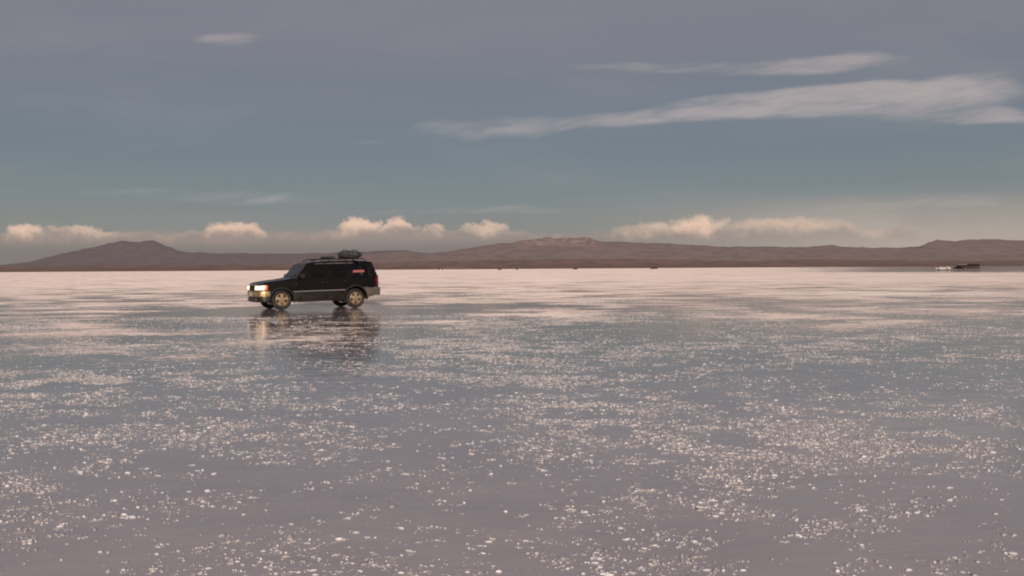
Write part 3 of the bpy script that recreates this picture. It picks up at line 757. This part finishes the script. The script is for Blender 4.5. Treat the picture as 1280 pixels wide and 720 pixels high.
# ------------------------------------------------------------------ light and sky
SUN_EL, SUN_AZ = R(15), R(174)              # azimuth from +Y, clockwise: behind the camera, to the left
sd = Vector((math.sin(SUN_AZ) * math.cos(SUN_EL), math.cos(SUN_AZ) * math.cos(SUN_EL), math.sin(SUN_EL)))
sl = bpy.data.lights.new('sun', 'SUN'); sl.energy = 2.6; sl.angle = R(9); sl.color = (1.0, .82, .71)
so = bpy.data.objects.new('sun', sl); COL.objects.link(so); so.rotation_euler = sd.to_track_quat('Z', 'Y').to_euler(); so.location = (-20, -40, 30)

wd = bpy.data.worlds.new('World'); scn.world = wd; wd.use_nodes = True
t = NT(wd.node_tree); t.n.clear()
wo = t.new('ShaderNodeOutputWorld'); bg = t.new('ShaderNodeBackground'); t.l.new(bg.outputs[0], wo.inputs[0])
sky = t.new('ShaderNodeTexSky'); sky.sky_type = 'NISHITA'; sky.sun_disc = False; sky.sun_elevation = SUN_EL; sky.sun_rotation = SUN_AZ
sky.altitude = 3600; sky.dust_density = 2.5
dirv = t.new('ShaderNodeTexCoord').outputs['Generated']; x, y, z = t.sep(dirv)
ya = t.m('MAXIMUM', t.m('ABSOLUTE', y), .15)
u = t.m('DIVIDE', x, ya); v = t.m('DIVIDE', z, ya)
el = t.m('MAXIMUM', z, 0.0)
STR = .10; K = 1 / STR
veil = t.ramp(t.m('DIVIDE', el, .5, clamp=True),
    [(0, lin(122, 112, 110)), (.05, lin(125, 117, 114)), (.10, lin(127, 125, 121)), (.17, lin(119, 126, 127)), (.26, lin(114, 123, 129)), (.38, lin(118, 123, 131)), (.50, lin(126, 125, 133)), (.62, lin(132, 129, 136)), (1, lin(138, 134, 142))])
nz = t.noise(t.xyz(t.m('MULTIPLY', u, 3.0), t.m('MULTIPLY', v, 14.0)), 1.0, 5, .55)
veil = t.mix(t.m('MULTIPLY', t.ss(nz, .45, .75), .16), veil, lin(165, 155, 152))
# warm hazy veil on the right and left near the horizon
rv = t.m('MULTIPLY', t.ss(u, .02, .45), t.m('MULTIPLY', t.ss(v, .10, .04), t.ss(nz, .25, .6, .55, 1)))
veil = t.mix(t.m('MULTIPLY', rv, .95), veil, lin(174, 159, 148))
bn = t.noise(t.xyz(t.m('MULTIPLY', u, 9.0), t.m('MULTIPLY', v, 20.0), 4.0), 1.0, 5, .6)
vb = t.m('ADD', v, t.m('MULTIPLY', t.m('SUBTRACT', bn, .5), .030))
lv = t.m('MULTIPLY', t.ss(vb, .049, .036), t.ss(u, .20, -.05))
veil = t.mix(t.m('MULTIPLY', lv, .9), veil, t.mix(t.ss(v, .02, .045), lin(117, 105, 104), lin(148, 131, 123)))

def ell(cx, cy, rx, ry, uu, vv, slope=0.0):
    a, b = uv(cx, cy); du = t.m('SUBTRACT', uu, a); dv = t.m('SUBTRACT', t.m('SUBTRACT', vv, b), t.m('MULTIPLY', du, slope)) if slope else t.m('SUBTRACT', vv, b)
    p = t.m('POWER', t.m('ABSOLUTE', t.m('MULTIPLY', du, F / rx)), 2.0); q = t.m('POWER', t.m('ABSOLUTE', t.m('MULTIPLY', dv, F / ry)), 2.0)
    return t.m('SUBTRACT', 1.0, t.m('ADD', p, q))
# high streaky cirrus
wv = t.noise(t.xyz(t.m('MULTIPLY', u, 5.0), t.m('MULTIPLY', v, 9.0)), 1, 3, .5)
vw = t.m('ADD', v, t.m('MULTIPLY', t.m('SUBTRACT', wv, .5), .022))
sn = t.noise(t.xyz(t.m('MULTIPLY', u, 6.5), t.m('MULTIPLY', t.m('SUBTRACT', vw, t.m('MULTIPLY', u, .10)), 30.0)), 1.0, 5, .55, .3)
cir = None
for cx, cy, rx, ry, sl_, amp in ((1020, 118, 280, 15, .095, .85), (960, 139, 330, 15, .055, .85), (1150, 122, 170, 36, .05, .80), (1010, 81, 170, 15, .06, .75), (870, 84, 190, 11, .0, .55), (790, 148, 170, 14, .07, .75), (620, 158, 130, 24, .05, .55), (1230, 146, 110, 16, -.06, .7),
                             (285, 50, 52, 16, .1, .54), (75, 52, 70, 18, 0, .42), (465, 181, 34, 8, .0, .40), (250, 245, 240, 12, -.02, .38), (640, 262, 200, 9, .0, .40), (1120, 255, 220, 14, .03, .40)):
    e = t.m('MULTIPLY', t.ss(ell(cx, cy, rx, ry, u, vw, sl_), -.05, .95), amp)
    cir = e if cir is None else t.m('MAXIMUM', cir, e)
s2 = t.noise(t.xyz(t.m('MULTIPLY', u, 16.0), t.m('MULTIPLY', t.m('SUBTRACT', vw, t.m('MULTIPLY', u, .10)), 110.0)), 1.0, 5, .62, .4)
sn = t.m('ADD', t.m('MULTIPLY', sn, .68), t.m('MULTIPLY', s2, .32))
cf = t.m('MULTIPLY', t.ss(t.m('ADD', t.m('MULTIPLY', cir, .80), t.m('MULTIPLY', t.m('SUBTRACT', sn, .5), 2.1)), .10, 1.0), t.m('POWER', cir, .35), clamp=True)
cf = t.m('MULTIPLY', cf, .74)
# cumulus heaped along the horizon
w1 = t.noise(t.xyz(t.m('MULTIPLY', u, 30.0), t.m('MULTIPLY', v, 36.0), 1.7), 1, 6, .62, out=1); wx, wy, wz = t.sep(w1)
uc = t.m('ADD', u, t.m('MULTIPLY', t.m('SUBTRACT', wx, .5), .060)); vc = t.m('ADD', v, t.m('MULTIPLY', t.m('SUBTRACT', wy, .5), .030))
cum = None
for cx, cy, rx, ry, amp in ((28, 288, 24, 9, .9), (100, 290, 42, 6, .7), (285, 294, 34, 15, 1.0), (310, 288, 22, 10, .9), (235, 299, 34, 8, .65), (447, 284, 24, 12, 1.0), (495, 284, 22, 11, .95), (539, 286, 14, 7, .7), (607, 286, 30, 8, .7),
                           (825, 292, 62, 12, .75), (872, 284, 36, 15, .95), (980, 288, 95, 15, .55), (1060, 296, 90, 9, .4), (690, 297, 60, 4, .4), (520, 297, 170, 9, .45), (150, 299, 150, 9, .4), (380, 302, 90, 8, .35), (920, 296, 170, 12, .5), (765, 298, 60, 6, .55)):
    lo_ = uv(cx, cy)[1]
    e = t.m('MULTIPLY', t.ss(ell(cx, cy + ry * .5, rx * 1.2, ry * 1.7, uc, vc), -.10, .60), t.ss(vc, lo_ - ry * 1.9 / F, lo_ + ry * .1 / F, amp * .2, amp))
    cum = e if cum is None else t.m('MAXIMUM', cum, e)
cum = t.m('MULTIPLY', cum, t.ss(v, .022, .036))
lit = t.mix(t.ss(t.m('ADD', vc, t.m('MULTIPLY', t.m('SUBTRACT', wz, .5), .040)), .032, .054), lin(150, 128, 121), lin(232, 194, 168))
skyc = t.mix(cf, veil, lin(196, 180, 174))
skyc = t.mix(cum, skyc, lit)
# brighter warm sky round the sun, behind the camera
dp = t.new('ShaderNodeVectorMath', operation='DOT_PRODUCT'); t.l.new(dirv, dp.inputs[0]); dp.inputs[1].default_value = sd
skyc = t.mix(t.ss(dp.outputs['Value'], .55, 1.0, 0, .6), skyc, (.95, .66, .46))
sc = t.new('ShaderNodeVectorMath', operation='SCALE'); t.put(sc.inputs[0], skyc); sc.inputs['Scale'].default_value = K
t.put(bg.inputs[0], t.mix(.93, sky.outputs[0], sc.outputs[0])); bg.inputs[1].default_value = STR
wd.cycles.sampling_method = 'MANUAL'; wd.cycles.sample_map_resolution = 256

# ------------------------------------------------------------------ render settings
scn.view_settings.view_transform = 'Standard'; scn.view_settings.look = 'None'; scn.view_settings.exposure = 0; scn.view_settings.gamma = 1
scn.render.engine = 'CYCLES'
scn.cycles.filter_width = 2.0
